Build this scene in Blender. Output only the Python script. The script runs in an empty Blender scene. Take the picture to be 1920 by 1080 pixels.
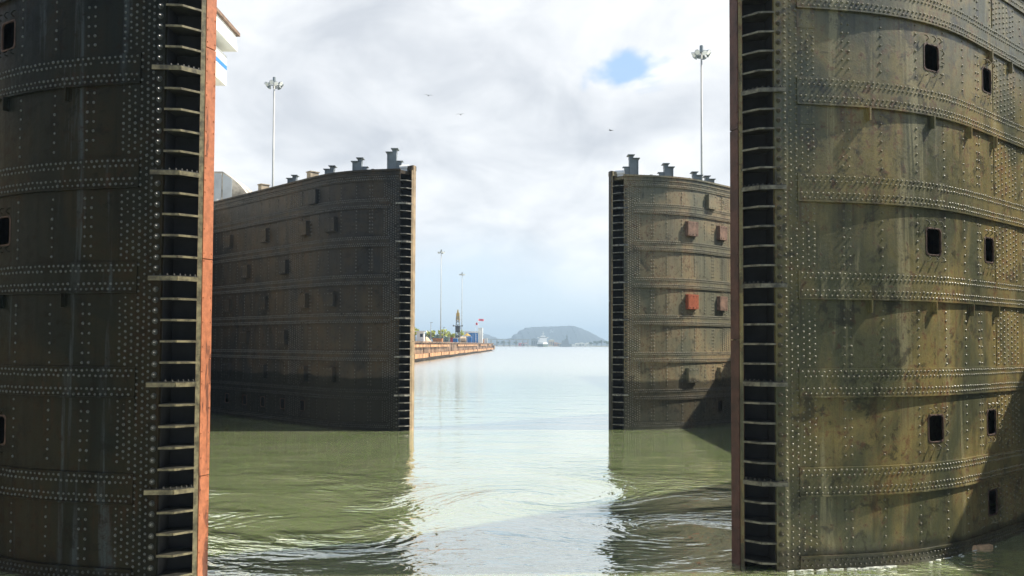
import bpy, math, random
import numpy as np
from mathutils import Vector, Matrix
R = math.radians
random.seed(7); rng = np.random.default_rng(7)
C = bpy.context.scene.collection
S = bpy.context.scene

# ------------------------------------------------------------------ camera
FPX = 1600.0; CAMZ = 4.0
cd = bpy.data.cameras.new("camera"); cam = bpy.data.objects.new("camera", cd); C.objects.link(cam)
cd.sensor_width = 36; cd.lens = 36 * FPX / 1920
PITCH = R(1.95)
cd.shift_y = (105.5 - FPX * math.tan(PITCH)) / 1920
cd.clip_start = 0.1; cd.clip_end = 20000
cam.matrix_world = Matrix.Translation((0, 0, CAMZ)) @ Matrix.Rotation(R(90) + PITCH, 4, 'X') @ Matrix.Rotation(R(0.25), 4, 'Z')
S.camera = cam

# ------------------------------------------------------------------ view, sun, sky
S.view_settings.view_transform = 'Standard'; S.view_settings.look = 'None'
S.view_settings.exposure = 0.6; S.view_settings.gamma = 1.0
SUN_EL = R(49); SUN_DIR = Vector((1.0, 0.05, 0)).normalized()      # horizontal direction towards the sun
to_sun = Vector((SUN_DIR.x * math.cos(SUN_EL), SUN_DIR.y * math.cos(SUN_EL), math.sin(SUN_EL)))
sl = bpy.data.lights.new("sun", 'SUN'); sl.energy = 5.0; sl.angle = R(0.5); sl.color = (1.0, 0.93, 0.80)
sun = bpy.data.objects.new("sun", sl); C.objects.link(sun); sun.location = (60, 0, 80)
sun.rotation_euler = to_sun.to_track_quat('Z', 'Y').to_euler()

W = bpy.data.worlds.new("World"); S.world = W; W.use_nodes = True

class NT:
    """small helper to write node trees as expressions"""
    def __init__(s, tree): s.t = tree; s.n = tree.nodes; s.l = tree.links
    def put(s, sock, v):
        if isinstance(v, bpy.types.NodeSocket): s.l.new(v, sock)
        elif v is not None:
            try: sock.default_value = v
            except Exception: sock.default_value = (v[0], v[1], v[2], 1.0)
    def math(s, op, a, b=None, c=None, clamp=False):
        n = s.n.new('ShaderNodeMath'); n.operation = op; n.use_clamp = clamp
        s.put(n.inputs[0], a); s.put(n.inputs[1], b); s.put(n.inputs[2], c); return n.outputs[0]
    def vec(s, op, a, b=None, scale=None):
        n = s.n.new('ShaderNodeVectorMath'); n.operation = op
        s.put(n.inputs[0], a); s.put(n.inputs[1], b)
        if scale is not None: s.put(n.inputs['Scale'], scale)
        return n.outputs['Value'] if op in ('LENGTH', 'DOT_PRODUCT', 'DISTANCE') else n.outputs[0]
    def mix(s, f, a, b, blend='MIX'):
        n = s.n.new('ShaderNodeMix'); n.data_type = 'RGBA'; n.blend_type = blend
        s.put(n.inputs[0], f)
        for i, v in ((6, a), (7, b)):
            if not isinstance(v, bpy.types.NodeSocket): v = (v[0], v[1], v[2], 1.0)
            s.put(n.inputs[i], v)
        return n.outputs[2]
    def noise(s, vec, scale, detail=4, rough=.55, dist=0.0, out=0):
        n = s.n.new('ShaderNodeTexNoise'); s.put(n.inputs['Vector'], vec); s.put(n.inputs['Scale'], scale)
        n.inputs['Detail'].default_value = detail; n.inputs['Roughness'].default_value = rough
        n.inputs['Distortion'].default_value = dist; return n.outputs[out]
    def ramp(s, f, lo, hi, a=0.0, b=1.0, smooth=True):
        n = s.n.new('ShaderNodeMapRange'); n.interpolation_type = 'SMOOTHSTEP' if smooth else 'LINEAR'
        s.put(n.inputs[0], f)
        for i, v in enumerate((lo, hi, a, b)): s.put(n.inputs[i + 1], v)
        return n.outputs[0]
    def sep(s, v):
        n = s.n.new('ShaderNodeSeparateXYZ'); s.put(n.inputs[0], v); return n.outputs
    def comb(s, x, y, z):
        n = s.n.new('ShaderNodeCombineXYZ')
        for i, v in enumerate((x, y, z)): s.put(n.inputs[i], v)
        return n.outputs[0]
    def bump(s, h, strength, dist, nrm=None):
        n = s.n.new('ShaderNodeBump'); s.put(n.inputs['Height'], h)
        n.inputs['Strength'].default_value = strength; n.inputs['Distance'].default_value = dist
        if nrm is not None: s.put(n.inputs['Normal'], nrm)
        return n.outputs[0]
    def pos(s): return s.n.new('ShaderNodeNewGeometry').outputs['Position']
    def objco(s): return s.n.new('ShaderNodeTexCoord').outputs['Object']

w = NT(W.node_tree)
bg = w.n['Background']
sky = w.n.new('ShaderNodeTexSky'); sky.sky_type = 'NISHITA'; sky.sun_disc = False
sky.sun_elevation = SUN_EL; sky.sun_rotation = math.atan2(SUN_DIR.x, SUN_DIR.y)
sky.altitude = 0; sky.air_density = 1.0; sky.dust_density = 1.6; sky.ozone_density = 1.0
SKYOFF = (15.12, -6.04, 2.91)
dirv = w.n.new('ShaderNodeTexCoord').outputs['Generated']
dx, dy, dz = w.sep(dirv)
zz = w.math('ADD', w.math('MAXIMUM', dz, 0.0), 0.50)
pl = w.vec('ADD', w.comb(w.math('DIVIDE', dx, zz), w.math('DIVIDE', dy, zz), w.math('MULTIPLY', dz, 1.2)), SKYOFF)
big = w.noise(pl, 1.9, 5, .52, .5)
fine = w.noise(w.vec('ADD', pl, (3.1, 7.7, 0)), 5.5, 7, .55, .6)
lum = w.math('ADD', w.math('MULTIPLY', big, .62), w.math('MULTIPLY', fine, .38))
shade = w.ramp(w.math('ADD', lum, w.math('MULTIPLY', w.math('SUBTRACT', w.noise(w.vec('ADD', pl, (1.3, 2.2, 5)), 9.0, 5, .6, .4), .5), .10)), .385, .60, smooth=False)                                   # grey cloud bases to white tops
cloud = w.mix(shade, (4.6, 4.85, 5.25), (7.6, 7.7, 7.8))
pdir = Vector((208 / FPX, 1, 520 / FPX)).normalized()              # one gap of open blue
gapd = w.vec('DISTANCE', w.vec('MULTIPLY', dirv, (1, 1, 3.0)), (pdir.x, pdir.y, pdir.z * 3.0))
gap = w.ramp(w.math('ADD', gapd, w.math('MULTIPLY', w.math('SUBTRACT', fine, .5), .22)), .036, .078, 1.0, 0.0)
low = w.ramp(w.math('ADD', dz, w.math('MULTIPLY', w.math('SUBTRACT', big, .5), .22)), .045, .16, 1.0, 0.0)   # pale open sky under the cloud deck
paleblue = w.mix(w.ramp(dz, .0, .10), (6.0, 7.0, 7.6), (5.6, 6.7, 7.6))
skyc = w.mix(.9, sky.outputs[0], paleblue)
col = w.mix(w.math('MULTIPLY', low, .93), cloud, skyc)
col = w.mix(w.math('MULTIPLY', gap, .9), col, (2.9, 4.5, 6.7))
# unseen sky overhead and behind made clear blue to lower the ambient light
clear = w.math('MAXIMUM', w.ramp(w.math('ADD', dy, w.math('MULTIPLY', w.math('SUBTRACT', big, .5), .5)), .15, .45, 1.0, 0.0), w.ramp(dz, .55, .8))
col = w.mix(w.math('MULTIPLY', clear, .88), col, sky.outputs[0])
below = w.ramp(dz, -.02, 0.0, 1.0, 0.0)
col = w.mix(below, col, (3.0, 3.4, 3.4))
w.l.new(col, bg.inputs[0]); bg.inputs[1].default_value = 0.1

# ------------------------------------------------------------------ object helpers
def tag(o, label=None, cat=None, group=None, kind=None):
    if label: o['label'] = label
    if cat: o['category'] = cat
    if group: o['group'] = group
    if kind: o['kind'] = kind
    return o
def thing(name, label, cat, loc=(0, 0, 0), rotz=0, group=None):
    o = bpy.data.objects.new(name, None); C.objects.link(o); o.location = loc; o.rotation_euler = (0, 0, rotz)
    o.empty_display_size = .3
    return tag(o, label, cat, group)
def copy_tree(o, parent=None):
    c = o.copy(); C.objects.link(c); c.parent = parent
    for ch in list(o.children): copy_tree(ch, c)
    return c

class MB:
    """collects vertices and faces for ONE mesh object"""
    def __init__(s): s.v = []; s.f = []; s.nv = 0; s.mi = []      # mi: (first face, end face) blocks that take the second material
    def add(s, verts, faces):
        b = s.nv; s.v.append(np.asarray(verts, float).reshape(-1, 3)); s.nv += len(s.v[-1])
        s.f.extend([tuple(b + i for i in f) for f in faces]); return s
    def box(s, c, d, rz=0, taper=1.0):
        x, y, z = (k / 2 for k in d); cs, sn = math.cos(rz), math.sin(rz); vs = []
        for sz in (-1, 1):
            t = taper if sz > 0 else 1
            for sx, sy in ((-1, -1), (1, -1), (1, 1), (-1, 1)):
                px, py = sx * x * t, sy * y * t
                vs.append((c[0] + px * cs - py * sn, c[1] + px * sn + py * cs, c[2] + sz * z))
        return s.add(vs, [(3, 2, 1, 0), (4, 5, 6, 7), (0, 1, 5, 4), (1, 2, 6, 5), (2, 3, 7, 6), (3, 0, 4, 7)])
    def prism(s, poly, z0, z1):
        n = len(poly); vs = [(p[0], p[1], z0) for p in poly] + [(p[0], p[1], z1) for p in poly]
        return s.add(vs, [tuple(range(n - 1, -1, -1)), tuple(range(n, 2 * n))] + [(i, (i + 1) % n, n + (i + 1) % n, n + i) for i in range(n)])
    def extr(s, poly_xz, y0, y1):
        n = len(poly_xz); vs = [(p[0], y0, p[1]) for p in poly_xz] + [(p[0], y1, p[1]) for p in poly_xz]
        return s.add(vs, [tuple(range(n)), tuple(range(2 * n - 1, n - 1, -1))] + [(i, n + i, n + (i + 1) % n, (i + 1) % n) for i in range(n)])
    def tube(s, p, q, r0, r1=None, n=8):
        r1 = r0 if r1 is None else r1; p, q = Vector(p), Vector(q); d = (q - p).normalized()
        a = d.orthogonal().normalized(); b = d.cross(a); vs = []
        for c, r in ((p, r0), (q, r1)):
            for i in range(n):
                t = 2 * math.pi * i / n; vs.append(c + a * (r * math.cos(t)) + b * (r * math.sin(t)))
        return s.add(vs, [tuple(range(n - 1, -1, -1)), tuple(range(n, 2 * n))] + [(i, (i + 1) % n, n + (i + 1) % n, n + i) for i in range(n)])
    def build(s, name, mat, parent=None, smooth=False, loc=None):
        me = bpy.data.meshes.new(name)
        v = np.concatenate(s.v) if s.v else np.zeros((0, 3))
        me.from_pydata(v.tolist(), [], s.f); me.update()
        if smooth: me.polygons.foreach_set('use_smooth', [True] * len(me.polygons))
        me.materials.append(mat)
        if s.mi:
            me.materials.append(MAT2.get(mat.name, mat)); idx = np.zeros(len(me.polygons), int)
            for a, b in s.mi: idx[a:b] = 1
            me.polygons.foreach_set('material_index', idx.tolist())
        o = bpy.data.objects.new(name, me); C.objects.link(o)
        if parent: o.parent = parent
        if loc: o.location = loc
        return o

# ------------------------------------------------------------------ materials
def mat(name):
    m = bpy.data.materials.new(name); m.use_nodes = True
    return m, NT(m.node_tree), m.node_tree.nodes['Principled BSDF']
def simple(name, col, rough=.6, var=.25, scale=3.0, metal=0.0, bump=.0):
    m, n, b = mat(name); p = n.pos()
    f = n.noise(p, scale, 5, .6)
    c = n.mix(n.ramp(f, .3, .7), tuple(k * (1 - var) for k in col), tuple(min(1, k * (1 + var)) for k in col))
    n.l.new(c, b.inputs['Base Color']); b.inputs['Roughness'].default_value = rough; b.inputs['Metallic'].default_value = metal
    if bump: n.l.new(n.bump(n.noise(p, scale * 6, 4), bump, .02), b.inputs['Normal'])
    return m

MAT2 = {}
def gate_steel(name, dark, tan, teal, lite, rust, wet_z=None, wetness=.8, seed=0.0, rustamt=.6, rivet=(.2, .2, .18), rlo=.36, spec=.4, streak=.85):
    """old painted, weathered steel: runs, blotches, rust, a wet band above the water"""
    for k in (0, 1):
        m, n, b = mat(name + ('_rivet' if k else '')); p = n.vec('ADD', n.objco(), (seed, seed * 1.7, seed * .6))
        x, y, z = n.sep(n.objco())
        bl = n.noise(n.vec('MULTIPLY', p, (1, 1, .7)), .38, 8, .62, .9)
        st = n.noise(n.vec('MULTIPLY', p, (2.4, 2.4, .14)), 1.0, 7, .65, .5)
        st2 = n.noise(n.vec('MULTIPLY', n.vec('ADD', p, (11, 4, 2)), (6.0, 6.0, .42)), 1.0, 6, .6, .3)
        mo = n.noise(n.vec('ADD', p, (5, 2, 9)), 2.3, 9, .74, .4)
        sp = n.noise(p, 6.5, 7, .72, .4)
        gr = n.noise(p, 38.0, 3, .7)
        base = n.mix(n.ramp(bl, .38, .62), teal, tan)
        base = n.mix(n.math('MULTIPLY', n.ramp(st, .55, .64 if streak > .5 else .75), streak), base, lite)
        base = n.mix(n.math('MULTIPLY', n.ramp(st2, .50, .70), .7 * streak), base, dark)
        base = n.mix(n.math('MULTIPLY', n.ramp(mo, .54, .62), .7), base, dark)
        base = n.mix(n.math('MULTIPLY', n.ramp(n.math('ADD', sp, n.math('MULTIPLY', bl, .5)), .78, .90), rustamt), base, rust)
        base = n.mix(n.math('MULTIPLY', n.ramp(sp, .57, .66), .5), base, tuple(c * .6 for c in dark))
        base = n.mix(n.math('MULTIPLY', n.ramp(gr, .45, .75), .4), base, dark)
        fr_ = n.math('FRACT', n.math('DIVIDE', n.math('ADD', z, 10.875), 1.775))                # runs of dirt and rust below each girder strap
        run = n.math('MULTIPLY', n.ramp(n.noise(n.vec('MULTIPLY', n.vec('ADD', p, (3, 8, 0)), (9.0, 9.0, .12)), 1.0, 4, .6, .2), .54, .64), n.ramp(fr_, .30, .82))
        base = n.mix(n.math('MULTIPLY', run, .55), base, n.mix(n.ramp(bl, .4, .6), dark, rust))
        if k: base = n.mix(n.ramp(gr, .35, .6, .25, .75), base, rivet)  # heads paler than the plate: sun glints put into the rivet colour
        rough = n.ramp(n.math('ADD', n.math('MULTIPLY', sp, .6), n.math('MULTIPLY', st, .4)), .3, .7, rlo - .06 * k, rlo + .3)
        if wet_z is not None:
            edge = n.math('ADD', z, n.math('MULTIPLY', n.math('SUBTRACT', n.noise(p, .5, 3), .5), .55))
            wt = n.ramp(edge, wet_z - .06, wet_z + .10, 1.0, 0.0)
            base = n.mix(n.math('MULTIPLY', wt, wetness), base, (.007, .008, .006))
        n.l.new(base, b.inputs['Base Color']); n.l.new(rough, b.inputs['Roughness'])
        h = n.math('ADD', n.math('MULTIPLY', sp, .6), n.math('MULTIPLY', gr, .25))
        if not k: n.l.new(n.bump(h, .4, .012, n.bump(mo, .3, .03)), b.inputs['Normal'])
        b.inputs['Specular IOR Level'].default_value = .6 if k else spec
        if k: MAT2[name] = m
        else: m0 = m
    return m0

M = {}
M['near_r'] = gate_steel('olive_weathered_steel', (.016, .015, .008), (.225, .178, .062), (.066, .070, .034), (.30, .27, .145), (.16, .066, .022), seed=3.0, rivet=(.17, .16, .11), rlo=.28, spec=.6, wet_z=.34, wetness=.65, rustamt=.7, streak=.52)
M['near_l'] = gate_steel('shaded_green_steel', (.004, .004, .003), (.018, .016, .008), (.008, .011, .009), (.045, .056, .061), (.034, .017, .008), seed=9.0, rustamt=.4, rivet=(.105, .118, .115), rlo=.32, spec=.10, wet_z=.22, wetness=.5)  # near left leaf: its shade put into much darker steel colours
M['far_l'] = gate_steel('shaded_brown_steel', (.010, .010, .009), (.062, .050, .035), (.027, .028, .029), (.09, .07, .046), (.08, .044, .023), wet_z=2.35, wetness=.92, streak=.5, seed=5.0, rustamt=.4, rivet=(.12, .12, .115), rlo=.42, spec=.2)  # far left leaf, likewise darkened in colour for the shaded side
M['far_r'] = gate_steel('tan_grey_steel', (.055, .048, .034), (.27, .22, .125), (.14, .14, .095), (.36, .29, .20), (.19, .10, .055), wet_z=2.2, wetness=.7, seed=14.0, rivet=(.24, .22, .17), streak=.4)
def strip_paint(nm, c, worn):
    m, n, b = mat(nm); p = n.pos(); x, y, z = n.sep(p)
    a = n.noise(n.vec('MULTIPLY', p, (6, 6, .8)), 1.0, 6, .65, .4); f = n.noise(p, 9, 5, .65)
    base = n.mix(n.ramp(f, .3, .7), tuple(k * .75 for k in c), tuple(k * 1.2 for k in c))
    lowz = n.ramp(z, 4.5, .2, 0.0, .17, smooth=False)
    base = n.mix(n.math('MULTIPLY', n.ramp(n.math('ADD', n.math('ADD', a, lowz), n.math('MULTIPLY', f, .15)), .66, .72), .85), base, worn)
    n.l.new(base, b.inputs['Base Color']); b.inputs['Roughness'].default_value = .5; n.l.new(n.bump(f, .3, .01), b.inputs['Normal']); return m
M['copper_l'] = strip_paint('red_lead_paint', (.38, .135, .064), (.085, .032, .020))
M['copper_r'] = simple('shaded_red_paint', (.07, .027, .018), .55, .4, 3.0, bump=.3)  # shaded copy of the red strip, shade put into the colour
M['tan_strip'] = simple('weathered_tan_bar', (.36, .27, .17), .6, .25, 2.0)
M['hole_rust'] = simple('rusty_hatch_rim', (.055, .028, .018), .7, .5, 9.0, bump=.4)
M['orange_box'] = strip_paint('orange_primer', (.36, .10, .05), (.12, .06, .04))
M['brown_box'] = simple('faded_brown_primer', (.19, .115, .08), .7, .35, 4.0)
M['post_grey'] = simple('blue_grey_paint', (.19, .22, .235), .5, .18, 1.5)
M['beige_box'] = simple('beige_weathered_paint', (.36, .30, .22), .7, .3, 4.0)
M['white'] = simple('white_paint', (.78, .78, .76), .5, .06, 2.0)
M['cell_black'] = simple('black_cell_shade', (.014, .015, .017), .85, .3, 4.0)  # near-black colour for the shade inside the mitre end cells
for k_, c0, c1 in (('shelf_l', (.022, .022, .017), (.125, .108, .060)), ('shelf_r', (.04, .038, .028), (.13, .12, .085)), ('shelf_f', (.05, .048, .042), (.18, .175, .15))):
    M[k_] = simple('shaded_shelf_steel' + k_[-2:].replace('_', '_'), c0, .55, .6, 7.0); MAT2[M[k_].name] = simple('lit_shelf_lip' + k_[-2:], c1, .45, .65, 8.0)  # shade put into the shelf colour, sunlight into lips and left bar
M['dark_iron'] = simple('black_iron', (.018, .018, .017), .6, .3, 4.0)
M['concrete'] = simple('old_concrete', (.30, .28, .24), .85, .3, .35, bump=.3)

# ------------------------------------------------------------------ gate leaves
ZTOP = 12.0; ZBOT = -0.9; LEAF = 17.0
LEVELS = [1.55, 3.325, 5.10, 6.875, 8.65, 10.425]
class Curve:
    def __init__(s, m, h0, A):
        s.m = m; ds = .02; n = int(LEAF / ds) + 60; ss = np.arange(n) * ds
        t = np.clip((ss - .6) / 4.6, 0, 1); t = t * t * (3 - 2 * t)
        th = np.radians(h0 + (A - h0) * t)
        s.s = ss; s.th = th
        s.x = np.concatenate([[0], np.cumsum(np.sin(th[:-1]) * ds)]) * m
        s.y = np.concatenate([[0], np.cumsum(np.cos(th[:-1]) * ds)])
    def at(s, q, off=0.0):
        q = np.asarray(q, float); th = np.interp(q, s.s, s.th)
        neg = np.minimum(q, 0)
        X = np.interp(q, s.s, s.x) + s.m * neg * math.sin(s.th[0]); Y = np.interp(q, s.s, s.y) + neg * math.cos(s.th[0])
        return X + s.m * np.cos(th) * off, Y - np.sin(th) * off, th
def slab(mb, cv, s0, s1, z0, z1, o0, o1, step=.25):
    n = max(2, int((s1 - s0) / step) + 1); q = np.linspace(s0, s1, n)
    xi, yi, _ = cv.at(q, o0); xo, yo, _ = cv.at(q, o1)
    vs = []
    for i in range(n): vs += [(xi[i], yi[i], z0), (xo[i], yo[i], z0), (xo[i], yo[i], z1), (xi[i], yi[i], z1)]
    fs = [(0, 1, 2, 3), (4 * n - 1, 4 * n - 2, 4 * n - 3, 4 * n - 4)]
    for i in range(n - 1):
        a = 4 * i; b = a + 4
        for k in range(4): fs.append((a + k, b + k, b + (k + 1) % 4, a + (k + 1) % 4))
    if cv.m < 0: fs = [tuple(reversed(f)) for f in fs]
    mb.add(vs, fs)
def rivets(mb, cv, pts, off, r, n=7):
    """rows of domed rivet heads: pts = (s, z) pairs, on the surface at that offset"""
    if len(pts) == 0: return
    pts = np.asarray(pts, float); pts = pts + rng.normal(0, .0035, pts.shape)
    X, Y, th = cv.at(pts[:, 0], off); N = len(pts)
    keep = rng.random(N) > .008; pts = pts[keep]; X, Y, th = X[keep], Y[keep], th[keep]; N = len(pts)
    rr = r * (1 + rng.normal(0, .10, N))
    nx, ny = cv.m * np.cos(th), -np.sin(th); tx, ty = cv.m * np.sin(th), np.cos(th)
    prof = [(1.0, -.02), (.86, .42), (.5, .74)]
    rings = []
    for pr, ph in prof:
        for k in range(n):
            a = 2 * math.pi * k / n; ct, cz = math.cos(a) * pr, math.sin(a) * pr
            rings.append(np.stack([X + rr * (tx * ct + nx * ph), Y + rr * (ty * ct + ny * ph), pts[:, 1] + rr * cz], 1))
    rings.append(np.stack([X + rr * nx * .84, Y + rr * ny * .84, pts[:, 1]], 1))
    V = np.stack(rings, 1).reshape(-1, 3); K = 3 * n + 1
    F = []
    for ri in range(2):
        for k in range(n): F.append((ri * n + k, ri * n + (k + 1) % n, (ri + 1) * n + (k + 1) % n, (ri + 1) * n + k))
    for k in range(n): F.append((2 * n + k, 2 * n + (k + 1) % n, 3 * n))
    if cv.m < 0: F = [tuple(reversed(f)) for f in F]
    b = mb.nv; mb.v.append(V); mb.nv += len(V); f0 = len(mb.f)
    mb.f.extend([tuple(b + i * K + j for j in f) for i in range(N) for f in F])
    mb.mi.append((f0, len(mb.f)))
def rrect(w, h, r, n=5):
    out = []
    for cx, cy, a0 in ((w / 2 - r, h / 2 - r, 0), (-w / 2 + r, h / 2 - r, 90), (-w / 2 + r, -h / 2 + r, 180), (w / 2 - r, -h / 2 + r, 270)):
        for i in range(n + 1):
            a = R(a0 + 90 * i / n); out.append((cx + r * math.cos(a), cy + r * math.sin(a)))
    return out

def leaf(name, label, m, org, zo, h0, A, steel, strip_mat, bar_mat, holes, covers, brackets, strip_joints, posts, fine=True, strip_w=.09, strip_d=.22):
    """one riveted mitre gate leaf. Local x/y/z; s runs along the curved skin from the mitre end to the hinge"""
    root = thing(name, label, 'lock gate', (org[0], org[1], zo), group='riveted steel lock gate leaves')
    cv = Curve(m, h0, A); mt = M[steel]; L = LEAF
    lv = LEVELS; nr = 8 if fine else 6; rr = .0235 if fine else .037
    # skin with its hatch openings, and the vertical seam rivets
    hw, hh = .44, .50
    sb = sorted(set(list(np.round(np.arange(0, L + .01, .25), 3)) + [round(v, 3) for h in holes for v in (h[0] - hw / 2, h[0] + hw / 2)]))
    zb = sorted(set([ZBOT, ZTOP - .02] + list(np.round(np.arange(0, ZTOP, 1.0), 3)) + [round(v, 3) for h in holes for v in (h[1] - hh / 2, h[1] + hh / 2)]))
    X, Y, _ = cv.at(np.array(sb), 0.0); mb = MB(); nz = len(zb)
    vs = [(X[i], Y[i], z) for i in range(len(sb)) for z in zb]; fs = []
    for i in range(len(sb) - 1):
        for j in range(nz - 1):
            sm, zm = (sb[i] + sb[i + 1]) / 2, (zb[j] + zb[j + 1]) / 2
            if any(abs(sm - h[0]) < hw / 2 and abs(zm - h[1]) < hh / 2 for h in holes): continue
            f = (i * nz + j, (i + 1) * nz + j, (i + 1) * nz + j + 1, i * nz + j + 1)
            fs.append(f if m > 0 else tuple(reversed(f)))
    mb.add(vs, fs)
    bands = [(z - .26, z + .26) for z in lv] + [(-.3, .26), (11.42, 12)]
    inband = lambda z: any(a - .04 < z < b + .04 for a, b in bands)
    blocked = lambda s, z: any(abs(s - h[0]) < .34 and abs(z - h[1]) < .40 for h in list(holes) + list(covers))
    seams = [1.34, 1.47, 2.15, 3.0, 3.82, 4.58, 5.2, 5.32, 5.95] + [7.6 + .85 * k for k in range(11)]
    pts = []
    for sc in seams:
        for z in np.arange(.36, ZTOP - .6, .165):
            if not inband(z) and not blocked(sc, z): pts.append((sc, z))
    rivets(mb, cv, pts, 0, rr, nr)
    mb.build('skin_plate', mt, root)
    # splice plates with their rivet fields
    for k, (a, b_, cols) in enumerate(((.17, .80, (.20, .31, .42, .535, .645, .755)), (6.06, 7.25, (6.12, 6.27, 6.45, 6.65, 6.85, 7.03, 7.18)))):
        mb = MB(); slab(mb, cv, a, b_, ZBOT, 11.6, -.02, .014)
        if k == 0: slab(mb, cv, .17, .262, ZBOT, 11.6, .0, .032)
        pts = []
        for ci, sc in enumerate(cols):
            for z in np.arange(.05 + (ci % 2) * .055, 11.55, .112):
                if sc > .44 and inband(z): continue
                pts.append((sc, z))
        P1 = [p for p in pts if k == 0 and p[0] < .27]; P2 = [p for p in pts if not (k == 0 and p[0] < .27)]
        rivets(mb, cv, P1, .032, rr, nr); rivets(mb, cv, P2, .014, rr, nr)
        if k == 0:                                              # doubling strips beside the girders
            for z in lv:
                slab(mb, cv, .44, .80, z - .62, z - .265, .0, .024)
        mb.build('splice_plate', mt, root)
    # girder straps
    for z in lv:
        mb = MB(); slab(mb, cv, .44, L - .3, z - .26, z + .26, -.02, .040)
        slab(mb, cv, .44, L - .3, z - .262, z - .235, .0, .062)
        pts = []
        for rz, ph in ((.205, 0), (.115, .5), (-.105, 0), (-.195, .5)):
            pts += [(sx + ph * .104, z + rz) for sx in np.arange(.50, L - .4, .104) ]
        rivets(mb, cv, pts, .040, rr * .96, nr)
        mb.build('girder_strap', mt, root)
    mb = MB(); slab(mb, cv, .44, L - .3, ZBOT, .22, -.02, .040); slab(mb, cv, .44, L - .3, .20, .235, .0, .06)
    rivets(mb, cv, [(sx + ph * .104, rz) for rz, ph in ((.15, 0), (.06, .5)) for sx in np.arange(.5, L - .4, .104)], .04, rr, nr)
    mb.build('girder_strap', mt, root)
    mb = MB(); slab(mb, cv, .0, L - .3, 11.46, 11.74, -.02, .05); slab(mb, cv, .0, L - .3, 11.74, 11.80, -.02, .09)
    slab(mb, cv, -.02, L - .3, 11.92, 12.0, -.02, .13); slab(mb, cv, .0, L - .3, 11.80, 11.92, -.02, .06)
    rivets(mb, cv, [(sx + ph * .104, rz) for rz, ph in ((11.67, 0), (11.55, .5)) for sx in np.arange(.1, L - .4, .104)], .05, rr, nr)
    mb.build('top_rail', mt, root)
    # the rest of the hull: back plate, deck, hinge post
    def lp(x, y): return (m * x, y)
    P = [lp(-.575, .60), lp(-.22, 1.35)]
    q = np.array([4.2, L]); bx, by, _ = cv.at(q, -1.7); P += [(bx[0], by[0]), (bx[1], by[1])]
    ex, ey, _ = cv.at(np.array([L]), 0.0); P.append((ex[0], ey[0]))
    mb = MB()
    for a, b_ in zip(P[:-1], P[1:]):
        d = Vector((b_[0] - a[0], b_[1] - a[1])).normalized(); nx, ny = -d.y * .03 * m, d.x * .03 * m
        poly = [a, b_, (b_[0] + nx, b_[1] + ny), (a[0] + nx, a[1] + ny)]
        mb.prism(poly if m > 0 else poly[::-1], ZBOT, 11.9)
    mb.build('back_plate', mt, root)
    q = np.linspace(0, L, 60); fx, fy, _ = cv.at(q, -.02)
    poly = [lp(-.02, .02)] + list(zip(fx, fy)) + P[::-1][1:] 
    mb = MB(); mb.prism(poly if m > 0 else poly[::-1], 11.80, 11.96); mb.build('walkway_deck', M['concrete'] if False else mt, root)
    hx, hy, _ = cv.at(np.array([L]), -.9)
    mb = MB(); mb.tube((hx[0], hy[0], ZBOT), (hx[0], hy[0], 12.05), 1.02, n=24); mb.build('hinge_post', mt, root)
    # mitre end: open cells between shelves
    mb = MB()
    for poly in ([(0, 0), (.16, .0), (.16, .05), (.0, .05)], [(-.001, .05), (.03, .05), (.03, .48), (-.001, .48)], [(.03, .45), (.03, .50), (-.56, .60), (-.56, .55)]):
        pl_ = [lp(*p) for p in poly]
        mb.prism(pl_ if m > 0 else pl_[::-1], ZBOT, 11.5)
    slab(mb, cv, 0.0, .17, ZBOT, 11.5, -.03, .030)
    mb.build('end_plate', mt, root)
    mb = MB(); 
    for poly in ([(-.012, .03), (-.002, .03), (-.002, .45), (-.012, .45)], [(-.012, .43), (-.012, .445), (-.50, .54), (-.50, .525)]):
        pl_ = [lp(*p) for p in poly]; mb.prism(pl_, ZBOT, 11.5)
    mb.build('cell_shade_sheet', M['cell_black'], root)  # added dark sheets that paint the shade inside the cells
    front = [(0, -.028), (-.26, -.005), (-.50, .235)]
    zs = []
    allv = [-.225] + lv + [12.2]
    for a, b_ in zip(allv[:-1], allv[1:]):
        for k in range(5):
            z = a + (b_ - a) * k / 5
            if -.3 < z < 11.75: zs.append((z, k == 0))
    for z, main in zs:
        mb = MB(); t = .026 if main else .013
        poly = [front[0], front[1], front[2], (-.50, .56), (0, .46)]
        if main: poly = [(.20, -.075), (.0, -.055), (-.265, -.03), (-.515, .225), (-.50, .56), (.03, .46), (.03, .0), (.20, .0)]
        pl_ = [lp(*p) for p in poly]; pl_ = pl_[::-1] if m > 0 else pl_
        mb.prism(pl_, z - t, z + t)
        # upright lip along the front edge of the shelf
        ed = poly[:4] if main else poly[:3]
        for a, b_ in zip(ed[:-1], ed[1:]):
            d = Vector((b_[0] - a[0], b_[1] - a[1])).normalized(); nx, ny = d.y * .018, -d.x * .018
            if ny > 0: nx, ny = -nx, -ny
            q4 = [lp(*a), lp(*b_), lp(b_[0] + nx, b_[1] + ny), lp(a[0] + nx, a[1] + ny)]
            q4 = q4 if m > 0 else q4[::-1]
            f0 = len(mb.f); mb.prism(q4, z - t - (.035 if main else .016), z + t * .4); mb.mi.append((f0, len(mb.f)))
        if main:
            for u in np.linspace(.06, .95, 8):
                ed3 = [Vector((.18, -.03)), Vector((-.25, .01)), Vector((-.49, .25))]
                g = u * 2; p = ed3[0].lerp(ed3[1], min(g, 1)) if g <= 1 else ed3[1].lerp(ed3[2], g - 1)
                x_, y_ = lp(p.x, p.y); mb.tube((x_, y_, z + t), (x_, y_, z + t + .035), .020, .014, 6)
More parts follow.
